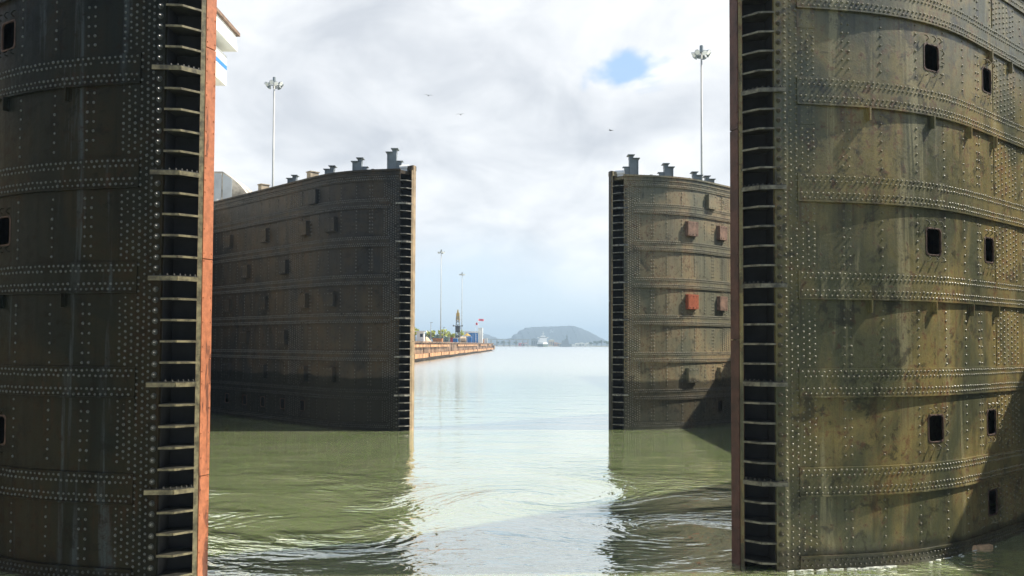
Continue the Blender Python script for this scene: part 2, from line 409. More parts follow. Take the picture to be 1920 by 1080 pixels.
        mb.build('shelf', M['shelf_f'] if not fine else M['shelf_l' if m < 0 else 'shelf_r'], root)
    # big bolts down the end flange
    proto = None
    X, Y, th = cv.at(np.array([.085]), .03)
    for z in np.arange(.1, 11.4, .1775):
        if min(abs(z - l) for l in lv) < .07: continue
        if proto is None:
            b_ = MB(); d = Vector((m * math.cos(th[0]), -math.sin(th[0]), 0))
            b_.tube((0, 0, 0), d * .018, .050, .048, 12); b_.tube(d * .018, d * .048, .037, .035, 6); b_.tube(d * .048, d * .066, .024, .014, 8)
            proto = b_.build('bolt', MAT2[mt.name], root, loc=(X[0], Y[0], z))
        else:
            c = proto.copy(); C.objects.link(c); c.parent = root; c.location = (X[0], Y[0], z + random.uniform(-.008, .008))
    # mitre post bar and seal strip
    bar = [lp(-.505, .225), lp(-.560, .270), lp(-.560, .60), lp(-.505, .60)]
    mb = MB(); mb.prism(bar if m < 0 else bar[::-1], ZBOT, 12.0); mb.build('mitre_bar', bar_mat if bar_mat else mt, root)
    zz_ = [ZBOT] + strip_joints + [12.25]
    a0 = Vector((-.575, .285)); a1 = Vector((-.575 - strip_w, .285 + strip_d))
    dd = (a1 - a0).normalized(); nn = Vector((-dd.y, dd.x));  nn = nn if nn.x > 0 else -nn
    for z0, z1 in zip(zz_[:-1], zz_[1:]):
        pl_ = [lp(*a0), lp(*a1), lp(*(a1 + nn * .12)), lp(*(a0 + nn * .12))]
        mb = MB(); mb.prism(pl_ if m < 0 else pl_[::-1], z0 + .008, z1 - .008)
        for z in np.arange(z0 + .1, z1, .21):
            for u in (.12, .88):
                if random.random() < .3: continue
                p = a0.lerp(a1, u); q_ = p - nn * .012
                mb.tube((*lp(*p), z), (*lp(*q_), z), .016, .011, 6)
        mb.build('seal_strip', strip_mat, root)
    cap = [lp(-.50, .22), lp(-.68, .52), lp(-.40, .95), lp(-.2, .5)]
    mb = MB(); mb.prism(cap if m < 0 else cap[::-1], 12.0, 12.22); mb.build('mitre_cap', mt, root)
    # hatch openings
    for (hs, hz) in holes:
        mb = MB(); loops = []
        for (ww, h_, r_, o_) in ((.42, .485, .08, -.02), (.42, .485, .08, .010), (.43, .495, .085, .013), (.47, .535, .07, .010), (.48, .545, .07, -.005)):
            rp = rrect(ww, h_, r_); x_, y_, _ = cv.at(np.array([hs + p[0] for p in rp]), o_)
            loops.append([(x_[i], y_[i], hz + rp[i][1]) for i in range(len(rp))])
        n = len(loops[0]); vs = [v for l in loops for v in l]
        fs = [(k * n + i, k * n + (i + 1) % n, (k + 1) * n + (i + 1) % n, (k + 1) * n + i) for k in range(4) for i in range(n)]
        if m > 0: fs = [tuple(reversed(f)) for f in fs]
        mb.add(vs, fs); fr = mb.build('hatch_rim', M['hole_rust'], root)
        for (cs_, cz_) in [(-.2, .36), (0, .37), (.2, .36), (-.2, -.36), (0, -.37), (.2, -.36), (.29, .14), (.29, -.12)]:
            mb = MB(); j = random.uniform(-.03, .03); sg = 1 if cz_ > 0 else -1
            pts3 = []
            for (u, v_, o_) in ((cs_ + j, cz_ - sg * .07, .03), (cs_ + j, cz_ - sg * .03, .085), (cs_ + j - .05, cz_ + sg * .02, .075), (cs_ + j - .075, cz_ + sg * .03, .045)):
                x_, y_, _ = cv.at(np.array([hs + u]), o_); pts3.append((x_[0], y_[0], hz + v_))
            for a, b_ in zip(pts3[:-1], pts3[1:]): mb.tube(a, b_, .012, n=6)
            mb.build('clip', mt, fr)
    # box covers bolted over the hatches
    for cvr in covers:
        hs, hz = cvr[0], cvr[1]; cm = M[cvr[2]] if len(cvr) > 2 else mt
        mb = MB(); slab(mb, cv, hs - .32, hs + .32, hz - .35, hz + .35, -.01, .20)
        slab(mb, cv, hs - .34, hs + .34, hz - .37, hz + .37, -.01, .03)
        rivets(mb, cv, [(hs + a, hz + b_) for a in (-.22, 0, .22) for b_ in (-.27, .27)], .20, .03, 6)
        o = mb.build('hatch_cover', cm, root)
        if len(cvr) > 3: o['label'] = cvr[3]
    for (bs, bz) in brackets:
        mb = MB(); slab(mb, cv, bs - .018, bs + .018, bz - .50, bz - .262, .0, .10); slab(mb, cv, bs - .045, bs + .045, bz - .48, bz - .262, .0, .016)
        mb.build('bracket', mt, root)
    # stepped posts along the walkway
    for (ps, back, ph) in posts:
        x_, y_, _ = cv.at(np.array([ps]), -back); x_, y_ = x_[0], y_[0]; mb = MB()
        mb.box((x_, y_, 12 + ph / 2), (.40, .34, ph)); mb.box((x_ + m * .21, y_, 12 + ph / 2 - .01), (.03, .46, ph)); mb.box((x_ - m * .11, y_ + .02, 12 + ph + .08), (.20, .30, .17))
        mb.box((x_ + m * .13, y_, 12 + ph + .016), (.34, .5, .032)); mb.box((x_ - m * .12, y_, 12 + ph + .18), (.34, .5, .032))
        mb.box((x_ - m * .32, y_, 12 + ph * .26), (.22, .26, ph * .5)); mb.box((x_ - m * .36, y_, 12 + ph * .53 + .012), (.30, .30, .03))
        mb.build('walkway_post', M['post_grey'], root)
    if posts:
        mb = MB(); x_, y_ = lp(-.12, .55); mb.tube((x_ - .22, y_, 12.16), (x_ + .22, y_, 12.2), .14, .12, 12); mb.box((x_, y_, 12.04), (.3, .2, .1)); mb.build('lamp_hood', M['white'], root)
        for u in ((5.75, 10.6) if m < 0 else ()):
            x_, y_, th_ = cv.at(np.array([u]), -.35); mb = MB(); mb.box((x_[0], y_[0], 12.17), (.46, .36, .40), rz=-m * (math.pi / 2 - th_[0])); mb.box((x_[0], y_[0], 12.39), (.54, .44, .04), rz=-m * (math.pi / 2 - th_[0])); mb.build('deck_box', M['beige_box'], root)
        for u in (1.0, 3.2, 5.2):
            x_, y_, _ = cv.at(np.array([u + .4]), -.15); mb = MB(); mb.tube((x_[0], y_[0], 11.98), (x_[0], y_[0], 12.07), .10, .08, 8); mb.build('deck_bollard', mt, root)
    return root

win_a = [(3.46, z) for z in (9.54, 5.99, 2.44)]
win_b = [(5.76, z) for z in (9.54, 5.99, 2.44, .80)]
brk = [(s, z) for z in (8.65, 5.10) for s in (1.85, 3.4, 4.75, 6.0)] + [(s, 10.425) for s in (5.85, 6.9)]
near_right = leaf('lock_gate_leaf', 'olive sunlit riveted gate leaf in the foreground, shaded red seal strip and open hatches', 1, (4.73, 15.35), 0.0, 82, 50, 'near_r',
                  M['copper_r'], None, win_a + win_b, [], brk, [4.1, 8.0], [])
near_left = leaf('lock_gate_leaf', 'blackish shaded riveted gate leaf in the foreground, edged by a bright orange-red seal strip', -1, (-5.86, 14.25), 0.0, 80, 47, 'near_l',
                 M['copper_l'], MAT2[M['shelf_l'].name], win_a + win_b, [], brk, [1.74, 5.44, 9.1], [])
cov_l = [(q, z) for q in (3.6, 5.75, 9.65, 13.6) for z in (9.54, 5.99, 2.44)] + [(4.95, 11.0)] + [(q, z) for q in (7.65, 11.6) for z in (7.76, 4.2)]
hol_f = [(q, .85) for q in (5.9, 7.75, 9.75, 11.7, 13.7)]
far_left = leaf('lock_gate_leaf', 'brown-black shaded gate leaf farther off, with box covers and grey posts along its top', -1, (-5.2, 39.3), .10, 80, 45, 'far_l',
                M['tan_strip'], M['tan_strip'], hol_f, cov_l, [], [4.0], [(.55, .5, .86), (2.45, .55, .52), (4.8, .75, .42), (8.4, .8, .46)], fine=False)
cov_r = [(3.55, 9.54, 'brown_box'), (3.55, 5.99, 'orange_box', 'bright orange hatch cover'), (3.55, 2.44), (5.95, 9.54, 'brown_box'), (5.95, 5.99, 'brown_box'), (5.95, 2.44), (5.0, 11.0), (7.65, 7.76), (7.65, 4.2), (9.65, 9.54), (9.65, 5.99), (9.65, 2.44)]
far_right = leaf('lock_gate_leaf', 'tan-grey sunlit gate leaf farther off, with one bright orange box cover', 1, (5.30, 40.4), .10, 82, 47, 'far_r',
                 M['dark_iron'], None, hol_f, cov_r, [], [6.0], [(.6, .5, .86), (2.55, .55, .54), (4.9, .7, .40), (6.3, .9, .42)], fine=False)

# ------------------------------------------------------------------ water
wm, n, b = mat('green_lock_water'); p = n.pos(); px, py, pz = n.sep(p)
def swirl(v, c, k, Rr):
    r = n.vec('DISTANCE', v, (c[0], c[1], 0)); a = n.math('MULTIPLY', n.math('EXPONENT', n.math('MULTIPLY', n.math('POWER', n.math('DIVIDE', r, Rr), 2), -1)), k)
    vr = n.n.new('ShaderNodeVectorRotate'); vr.rotation_type = 'Z_AXIS'; n.put(vr.inputs['Vector'], v); vr.inputs['Center'].default_value = (c[0], c[1], 0); n.put(vr.inputs['Angle'], a)
    return vr.outputs[0]
v = p
for c, k, Rr in (((.8, 22.6), 2.4, 1.9), ((3.3, 18.7), -1.6, 1.7), ((-5.4, 20.5), .7, 3.4), ((-1.8, 18.2), -.8, 1.8), ((1.5, 33), 1.2, 4)): v = swirl(v, c, k, Rr)
r1 = n.noise(n.vec('MULTIPLY', v, (.9, 1.5, 1)), 1.0, 3, .5, .6)
r2 = n.noise(n.vec('MULTIPLY', v, (2.0, 3.0, 1)), 1.0, 2, .45, .8)
r3 = n.noise(n.vec('MULTIPLY', p, (.25, .5, 1)), 1.0, 2, .5)
dist = n.vec('LENGTH', p)
area = n.ramp(n.noise(v, .22, 3, .5), .40, .62)
near = n.ramp(dist, 19, 34, 1.0, 0.0)
side = n.ramp(n.math('ABSOLUTE', n.math('ADD', px, .3)), 1.0, 3.6)
amp1 = n.math('ADD', .10, n.math('MULTIPLY', near, n.math('ADD', .14, n.math('MULTIPLY', area, n.math('ADD', .35, n.math('MULTIPLY', side, .75))))))
r4 = n.noise(n.vec('ADD', n.vec('MULTIPLY', p, (1.5, 3.2, 1)), n.vec('MULTIPLY', v, (1.0, 1.0, 1))), 1.0, 2, .5, 1.2)
h = n.math('ADD', n.math('MULTIPLY', n.math('MULTIPLY', r1, amp1), .10), n.math('MULTIPLY', n.math('MULTIPLY', r2, amp1), .05))
h = n.math('ADD', h, n.math('MULTIPLY', r3, .05)); h = n.math('ADD', h, n.math('MULTIPLY', n.math('MULTIPLY', r4, amp1), .032))
for (cx, cy, r0, rw, wl, am) in ((-4.3, 18.2, 2.2, 1.1, .34, .0075), (3.4, 18.6, 1.6, .9, .30, .0075), (.9, 22.4, 1.0, .7, .45, .004)):      # rings spreading from upwelling boils
    r = n.vec('DISTANCE', p, (cx, cy, 0)); ph = n.math('ADD', n.math('MULTIPLY', r, 6.283 / wl), n.math('MULTIPLY', n.noise(p, .9, 3, .5), 14.0))
    env = n.math('EXPONENT', n.math('MULTIPLY', n.math('POWER', n.math('DIVIDE', n.math('SUBTRACT', r, r0), rw), 2), -1))
    env = n.math('MULTIPLY', env, n.ramp(n.noise(p, .8, 2, .5), .38, .6))
    h = n.math('ADD', h, n.math('MULTIPLY', n.math('MULTIPLY', n.math('SINE', ph), env), am))
bn = n.n.new('ShaderNodeBump'); n.put(bn.inputs['Height'], h); bn.inputs['Distance'].default_value = 1.0
n.put(bn.inputs['Strength'], n.ramp(dist, 25, 200, 1.0, .4))
mud = n.mix(n.ramp(n.noise(v, .35, 5, .6), .35, .65), (.200, .258, .108), (.250, .298, .140))
dif = n.n.new('ShaderNodeBsdfPrincipled'); n.put(dif.inputs['Base Color'], mud); dif.inputs['Roughness'].default_value = 1; dif.inputs['Specular IOR Level'].default_value = 0
dif.inputs['Subsurface Weight'].default_value = 1; dif.inputs['Subsurface Radius'].default_value = (.7, .9, .45); dif.inputs['Subsurface Scale'].default_value = 1.0   # murky water: light bleeds sideways
gl = n.n.new('ShaderNodeBsdfGlossy'); n.put(gl.inputs['Roughness'], n.ramp(dist, 26, 160, .05, .24)); gl.inputs['Color'].default_value = (.97, .99, .97, 1); n.l.new(bn.outputs[0], gl.inputs['Normal'])
fr = n.n.new('ShaderNodeFresnel'); fr.inputs['IOR'].default_value = 1.7; n.l.new(bn.outputs[0], fr.inputs['Normal'])
mx = n.n.new('ShaderNodeMixShader'); n.put(mx.inputs[0], n.math('POWER', fr.outputs[0], .31)); n.l.new(dif.outputs[0], mx.inputs[1]); n.l.new(gl.outputs[0], mx.inputs[2])
n.l.new(mx.outputs[0], n.n['Material Output'].inputs[0]); n.n.remove(b)
mb = MB(); mb.add([(-4000, -300, 0), (4000, -300, 0), (4000, 3600, 0), (-4000, 3600, 0)], [(0, 1, 2, 3)])
tag(mb.build('water', wm), kind='structure')

# ------------------------------------------------------------------ lock walls
def wall(label, m):
    t = thing('lock_wall', label, 'wall', (m * 18.6, 0, 0))
    mb = MB(); x0, x1 = (0, 14) if m > 0 else (-14, 0)
    mb.box(((x0 + x1) / 2, 20, 5.3), (14, 180, 12.6)); mb.build('wall_face', M['concrete'], t)
    mb = MB(); mb.box((m * 6.93, 20, 11.75), (14.14, 180, .30)); mb.build('coping', M['concrete'], t)
    return t
wall('high concrete chamber wall behind the sunlit gate leaves', 1)
wall('high concrete chamber wall behind the shaded gate leaves', -1)

# ------------------------------------------------------------------ background
def at(px, Y): return (px - 960) / FPX * Y                       # sideways position of a picture column at a distance
def zt(py, Y): return CAMZ + (645.5 - py) / FPX * Y              # height of a picture row at a distance
M['wall_white'] = simple('white_render', (.80, .79, .75), .7, .06, .8)
M['roof_tile'] = simple('brown_roof_tiles', (.20, .13, .09), .8, .3, 2.0)
M['blue'] = simple('blue_paint', (.02, .20, .55), .4, .1, 2.0)
M['glass'] = simple('dark_window_glass', (.03, .04, .05), .15, .2, 1.0)
M['quay'] = simple('brown_stained_quay_concrete', (.155, .095, .057), .85, .7, .30, bump=.4)
M['fender'] = simple('orange_brown_fender_timber', (.36, .19, .088), .8, .5, .45)
M['quay_dark'] = simple('wet_quay_foot', (.07, .045, .025), .7, .4, .5)
M['steel_pole'] = simple('galvanised_pole', (.42, .43, .42), .5, .1, 1.0)
M['lamp_white'] = simple('pale_floodlight_glass', (.85, .86, .86), .25, .03, 1.0)
M['yellow'] = simple('yellow_paint', (.48, .31, .05), .5, .12, 2.0)
M['red'] = simple('red_paint', (.60, .035, .05), .5, .15, 2.0)
M['pink'] = simple('faded_red_cloth', (.75, .14, .18), .8, .1, 2.0)
M['beige'] = simple('beige_paint', (.62, .48, .32), .7, .15, 1.0)
M['orange'] = simple('rusty_orange_plant', (.50, .22, .07), .7, .3, 1.0)
M['drum'] = simple('mottled_white_brown_sheet', (.50, .46, .40), .7, .55, 1.1)
M['drum_b'] = simple('pale_blue_grey_sheet', (.50, .55, .60), .6, .12, .8)
M['soil'] = simple('far_shore_earth', (.16, .15, .08), .9, .4, .01)
M['bird'] = simple('grey_feathers', (.12, .12, .13), .8, .1, 5)
M['bark'] = simple('bark', (.10, .07, .045), .9, .3, 2)
M['plank'] = simple('wet_orange_timber', (.50, .33, .19), .7, .35, 5.0, bump=.3)
def leafmat(nm, c):
    m, n, b = mat(nm); p = n.pos(); f = n.noise(p, 1.3, 3)
    n.l.new(n.mix(n.ramp(f, .35, .65), tuple(k * .65 for k in c), tuple(k * 1.35 for k in c)), b.inputs['Base Color']); b.inputs['Roughness'].default_value = .65
    return m
M['forest'] = leafmat('distant_forest', (.016, .030, .030)); M['leaf_lime'] = leafmat('lime_leaves', (.42, .46, .05)); M['leaf_green'] = leafmat('green_leaves', (.055, .095, .03)); M['leaf_dark'] = leafmat('dark_leaves', (.035, .06, .025))

# masts with a ring of floodlights
def mast(label, X, Y, z0, z1, r, headr, seed, nl=9):
    rnd = random.Random(seed); t = thing('light_mast', label, 'light mast', (X, Y, z0), rnd.uniform(0, 3), 'tall floodlight masts'); H = z1 - z0
    mb = MB(); mb.tube((0, 0, 0), (0, 0, H), r, r * .62, 10); mb.build('pole', M['steel_pole'], t, smooth=True)
    mb = MB(); n = 14
    for i in range(n):
        a, b = 2 * math.pi * i / n, 2 * math.pi * (i + 1) / n
        mb.tube((headr * .62 * math.cos(a), headr * .62 * math.sin(a), H - .35), (headr * .62 * math.cos(b), headr * .62 * math.sin(b), H - .35), .07, n=5)
        if i % 3 == 0: mb.tube((0, 0, H - .1), (headr * .66 * math.cos(a), headr * .66 * math.sin(a), H - .35), .06, n=5)
    mb.tube((0, 0, H - .3), (0, 0, H + .55), .24, .20, 10); mb.build('head_frame', M['post_grey'], t)
    for i in range(nl):
        a = 2 * math.pi * i / nl + rnd.uniform(-.15, .15); c = Vector((headr * .82 * math.cos(a), headr * .82 * math.sin(a), H - .42 - .14 * (i % 2)))
        d = Vector((math.cos(a), math.sin(a), -.75)).normalized()
        mb = MB(); mb.tube(c - d * .24, c + d * .05, .12, .31, 10); mb.tube(c + d * .05, c + d * .09, .33, .33, 10); fl = mb.build('floodlight', M['post_grey'], t)
        mb = MB(); mb.tube(c + d * .091, c + d * .12, .30, .26, 10); mb.build('lens', M['lamp_white'], fl)
    return t
mast('tall floodlight mast rising behind the brown-black gate leaf', at(508, 112), 112, 12.0, zt(150, 112), .18, 1.3, 1)
mast('tallest floodlight mast, rising above the tan-grey gate leaf', at(1317, 97), 97, 12.0, zt(87, 97), .16, 1.1, 2, 10)
mast('distant floodlight mast on the low quay, nearer and taller of the two there', at(826.5, 291), 291, 4.5, zt(471, 291), .17, 1.3, 3)
mast('farthest floodlight mast, thin and shorter, behind the yellow drilling rig', at(866, 361), 361, 4.5, zt(513, 361), .17, 1.4, 4)

# control building on the left wall, its overhanging eaves past the gate edge
t = thing('control_building', 'white control building with deep eaves and a blue stripe on the lock wall', 'building', (-20, 52, 12))
def rel(v): return tuple(a - b for a, b in zip(v, (-20, 52, 12)))
mb = MB(); mb.box(rel((-27.0, 48, 18.7)), (10.5, 20, 13.4)); mb.build('wall', M['wall_white'], t)
mb = MB(); mb.extr([(a + 20, b - 12) for a, b in ((-19.6, 24.7), (-19.75, 25.9), (-27, 26.0), (-34, 25.9), (-34.2, 24.7))], 38 - 52, 60 - 52); mb.build('eave', M['wall_white'], t)
mb = MB(); mb.extr([(a + 20, b - 12) for a, b in ((-19.55, 25.92), (-19.55, 26.15), (-27, 29.4), (-34.4, 26.15), (-34.4, 25.92))], 37.6 - 52, 60.4 - 52); mb.build('roof', M['roof_tile'], t)
mb = MB(); mb.box(rel((-27, 48, 23.15)), (13.6, 23, 2.1)); ba = mb.build('balcony', M['wall_white'], t)
mb = MB(); mb.box(rel((-20.19, 48, 23.35)), (.03, 23.04, .30)); mb.build('stripe', M['blue'], ba)
for k in range(5):
    for z in (14.5, 18.2):
        mb = MB(); mb.box(rel((-21.73, 40.5 + 3.7 * k, z)), (.08, 2.2, 1.5)); wn = mb.build('window', M['wall_white'], t)
        mb = MB(); mb.box(rel((-21.70, 40.5 + 3.7 * k, z)), (.06, 1.9, 1.2)); mb.build('pane', M['glass'], wn)

# sheet-metal machine housing with a sloping end
t = thing('machine_housing', 'pale sheet-metal housing with mottled sloping end above the brown-black gate leaf', 'housing', (-21, 62, 12))
Yh = 62; pts = [(at(390, Yh), zt(322, Yh)), (at(413, Yh), zt(322, Yh)), (at(432, Yh), zt(335, Yh)), (at(447, Yh), zt(348, Yh)), (at(461, Yh), zt(366, Yh)), (at(463, Yh), 12), (at(390, Yh), 12)]
mb = MB(); mb.extr([(a + 21, b - 12) for a, b in pts], 0, 3.5); mb.build('body', M['drum'], t)
mb = MB(); mb.extr([(a + 21, b - 12) for a, b in ((at(398, Yh), zt(326, Yh)), (at(411, Yh), zt(326, Yh)), (at(411, Yh), 12.2), (at(398, Yh), 12.2))], -.06, 0); mb.build('panel', M['drum_b'], t)
mb = MB(); mb.extr([(a + 21, b - 12) for a, b in ((at(414, Yh), zt(326, Yh)), (at(431, Yh), zt(337, Yh)), (at(431, Yh), 12.2), (at(414, Yh), 12.2))], -.05, 0); mb.build('panel', M['drum_b'], t)
mb = MB(); mb.box((at(404, Yh) + 21, -.12, 1.2), (.16, .12, 2.6)); mb.build('post', M['white'], t)

# low approach quay
QY0, QY1 = 96.0, 536.0
def qx(Y): return -21.2 + (Y - 183) * .0272
t = thing('approach_quay', 'long low orange-brown concrete quay with timber fenders reaching into the channel', 'quay', (qx(183), 183, 0))
ox, oy = qx(183), 183
def qslab(mb, Y0, Y1, off0, off1, z0, z1, side=-1):
    mb.prism([(qx(Y0) + off0 - ox, Y0 - oy), (qx(Y0) + off1 - ox, Y0 - oy), (qx(Y1) + off1 - ox, Y1 - oy), (qx(Y1) + off0 - ox, Y1 - oy)], z0, z1)
mb = MB(); qslab(mb, QY0, QY1, -40, 0, .75, 4.25)
for k in range(19): qslab(mb, 110 + 22.5 * k, 111.2 + 22.5 * k, 0, .18, .8, 4.2)
mb.build('wall', M['quay'], t)
mb = MB(); qslab(mb, QY0, QY1 + .5, -40, .35, 4.25, 4.6); mb.build('coping', M['quay'], t)
mb = MB(); qslab(mb, QY0, QY1 - 1, -38, -.5, -1, .75); mb.build('foot', M['quay_dark'], t)
Y = 100.0; rnd = random.Random(5)
while Y < 520:
    Ln = rnd.uniform(17, 27)
    mb = MB(); qslab(mb, Y, Y + Ln, 0, .75 + rnd.uniform(-.1, .1), .85 + rnd.uniform(-.1, .1), 1.75); mb.build('fender', M['fender'], t)
    if rnd.random() < .85: mb = MB(); qslab(mb, Y + 2, Y + Ln + 3, 0, .55, 3.25, 3.85); mb.build('fender', M['fender'], t)
    Y += Ln + rnd.uniform(.6, 3)
mb = MB(); qslab(mb, QY1 - 12, QY1 + 3, -16, .9, .6, 3.2); mb.build('nose', M['quay'], t)
DZ = 4.6
# things on the quay
t = thing('guard_booth', 'white booth with a flat roof at the near end of the quay', 'booth', (at(789, 212), 212, DZ))
mb = MB(); mb.box((0, 0, 1.2), (1.8, 2.2, 2.4)); mb.build('wall', M['wall_white'], t)
mb = MB(); mb.box((0, 0, 2.5), (2.9, 3.0, .22)); mb.build('roof', M['wall_white'], t)
mb = MB(); mb.box((.3, -1.11, 1.5), (.7, .04, .8)); mb.build('window', M['glass'], t)
# drilling rig / pile driver
Yr = 330; t = thing('drilling_rig', 'lattice drilling rig with a yellow head and black hoist on the quay', 'drilling rig', (at(858.5, Yr), Yr, DZ))
zz0 = zt(583, Yr) - DZ; hw = .95
mb = MB()
for sx in (-1, 1):
    for sy in (-1, 1): mb.tube((sx * hw, sy * hw, 0), (sx * .5, sy * .5, zz0 - 2), .13, n=6)
for k in range(7):
    za, zb = k * (zz0 - 2) / 7, (k + 1) * (zz0 - 2) / 7; fa, fb = hw - .06 * k, hw - .06 * (k + 1)
    for sy in (-1, 1): mb.tube((-fa, sy * fa, za), (fb, sy * fb, zb), .08, n=5); mb.tube((fa, sy * fa, za), (-fb, sy * fb, zb), .08, n=5)
mb.build('lattice', M['post_grey'], t)
mb = MB(); mb.box((0, 0, zz0 - 2.2), (1.6, 1.3, 2.6), taper=.75); mb.box((0, 0, zz0 - .3), (.7, .7, 1.4), taper=.6); mb.tube((-.5, 0, zz0 - 4.2), (-.5, 0, zz0 - 3.4), .3, n=8); mb.tube((.5, 0, zz0 - 4.2), (.5, 0, zz0 - 3.4), .3, n=8); mb.build('head', M['yellow'], t)
mb = MB(); mb.box((0, 0, 5.6), (1.9, 1.6, 1.5)); mb.tube((-.9, -.4, 4.4), (.9, -.4, 4.4), .55, n=12); mb.box((0, 0, 2.4), (1.8, 1.5, .8)); mb.build('hoist', M['dark_iron'], t)
mb = MB(); mb.box((0, 0, zz0 * .52), (3.6, .25, .25)); mb.box((-1.7, 0, zz0 * .52 + .1), (.4, .4, .6)); mb.box((1.7, 0, zz0 * .52 + .1), (.4, .4, .6)); mb.build('crossarm', M['dark_iron'], t)
# site office
Yo = 400; t = thing('site_office', 'blue and white office block near the quay tip', 'building', (at(888, Yo), Yo, DZ))
mb = MB(); mb.box((0, 0, 2.3), (4.4, 6, 4.6)); mb.build('wall', M['blue'], t)
mb = MB(); mb.box((-.4, 0, 4.95), (7.0, 7, .7)); mb.build('roof', M['white'], t)
mb = MB(); mb.box((3.3, -.5, 3.5), (2.1, 5, 7.0)); mb.build('tower', M['white'], t)
for k in range(3): mb = MB(); mb.box((-1.6 + k * 1.5, -3.02, 2.0), (.12, .06, 4.0)); mb.build('door_post', M['white'], t)
mb = MB(); mb.box((-3.0, -2.5, 2.3), (.25, .25, 4.6)); mb.build('porch_post', M['white'], t)
def flag(label, X, Y, z1, wd, ht, m, lean):
    t = thing('flag', label, 'flag', (X, Y, DZ)); mb = MB(); mb.tube((0, 0, 0), (0, 0, z1 - DZ), .07, .05, 6); mb.build('flagpole', M['white'], t)
    mb = MB(); n = 8; vs = []
    for i in range(n + 1):
        u = i / n; yy = .25 * math.sin(u * 6)
        for zz_ in (0, -ht): 
            for th in (-.015, .015): vs.append((u * wd * lean, yy + th, z1 - DZ + zz_ - .15 * u))
    fs = []
    for i in range(n):
        a = 4 * i; b_ = a + 4
        fs += [(a, b_, b_ + 2, a + 2), (a + 1, a + 3, b_ + 3, b_ + 1), (a, a + 1, b_ + 1, b_), (a + 2, b_ + 2, b_ + 3, a + 3)]
    mb.add(vs, fs); mb.build('cloth', m, t)
flag('small dark red flag above the blue and white office', at(892, 396), 396, zt(605, 396), .9, 1.1, M['red'], 1)
flag('pinkish red flag flying right of the office tower', at(897, 408), 408, zt(598, 408), 2.6, 1.0, M['pink'], 1)
t = thing('tank', 'beige storage tank lying on cradles beside the drilling rig', 'tank', (at(867, 345), 345, DZ))
mb = MB(); mb.tube((-1.5, 0, 1.35), (1.5, 0, 1.35), 1.05, n=16); mb.build('shell', M['beige'], t)
for sx in (-1, 1): mb = MB(); mb.box((sx, 0, .2), (.3, 1.6, .5)); mb.build('cradle', M['post_grey'], t)
def crate(name, label, cat, px, Y, w_, h_, m, lidm=None):
    t = thing(name, label, cat, (at(px, Y), Y, DZ)); mb = MB(); mb.box((0, 0, h_ / 2), (w_, w_ * 1.2, h_)); 
    for k in (-.5, -.25, 0, .25, .5): mb.box((k * w_ * .94, -w_ * .6 - .03, h_ / 2), (.08, .06, h_ * .92))
    mb.build('body', m, t)
    mb = MB(); mb.box((0, 0, h_ + .06), (w_ * 1.06, w_ * 1.26, .14)); mb.build('lid', lidm or m, t)
crate('container', 'red container left of the drilling rig foot', 'container', 848.5, 322, 1.5, 1.7, M['red'])
crate('container', 'blue container with a white top under the drilling rig', 'container', 854, 318, 1.7, 1.5, M['blue'], M['white'])
crate('container', 'small blue container left of the blue and white office', 'container', 880, 388, 2.2, 2.6, M['blue'], M['white'])
crate('container', 'white cabin at the far tip of the quay', 'container', 911, 470, 2.0, 2.6, M['white'])
crate('container', 'rusty orange skip on the quay tip beside the white cabin', 'skip', 903, 440, 2.6, 1.9, M['orange'])
crate('skip', 'rusty orange skip on the quay in front of the trees', 'skip', 821, 262, 2.8, 1.0, M['orange'])
t = thing('rubble_heap', 'pale beige rubble heap on the quay near the booth', 'heap', (at(800, 224), 224, DZ)); mb = MB()
n = 14; vs = [(0, 0, 1.35)]; 
for rr_, hh_ in ((.5, 1.0), (1.2, 0)):
    for i in range(n): a = 2 * math.pi * i / n; k = rr_ * random.uniform(.85, 1.15); vs.append((k * math.cos(a), k * math.sin(a), hh_ * random.uniform(.8, 1.1)))
mb.add(vs, [(0, 1 + i, 1 + (i + 1) % n) for i in range(n)] + [(1 + i, 1 + n + i, 1 + n + (i + 1) % n, 1 + (i + 1) % n) for i in range(n)]); mb.build('heap', M['beige'], t)
t = thing('parasol', 'yellow parasol on the quay between the tank and the office', 'parasol', (at(876, 372), 372, DZ))
mb = MB(); mb.tube((0, 0, 0), (0, 0, 3.6), .06, n=6); mb.build('pole', M['white'], t)
mb = MB(); mb.tube((0, 0, 3.0), (0, 0, 4.1), 1.7, .15, 10); mb.build('canopy', M['yellow'], t)
for px, Y, h_, lb in ((808, 250, 5.6, 'slim grey post on the quay left of the nearer distant mast'), (832, 300, 5.2, 'slim grey post on the quay right of the nearer distant mast'), (842, 300, 2.6, 'short pale post on the quay before the lime trees')):
    t = thing('lamp_post', lb, 'post', (at(px, Y), Y, DZ)); mb = MB(); mb.tube((0, 0, 0), (0, 0, h_), .10, .07, 8); mb.build('pole', M['steel_pole'], t)
    mb = MB(); mb.box((.2, 0, h_ + .06), (.7, .3, .12)); mb.build('lamp_head', M['post_grey'], t)

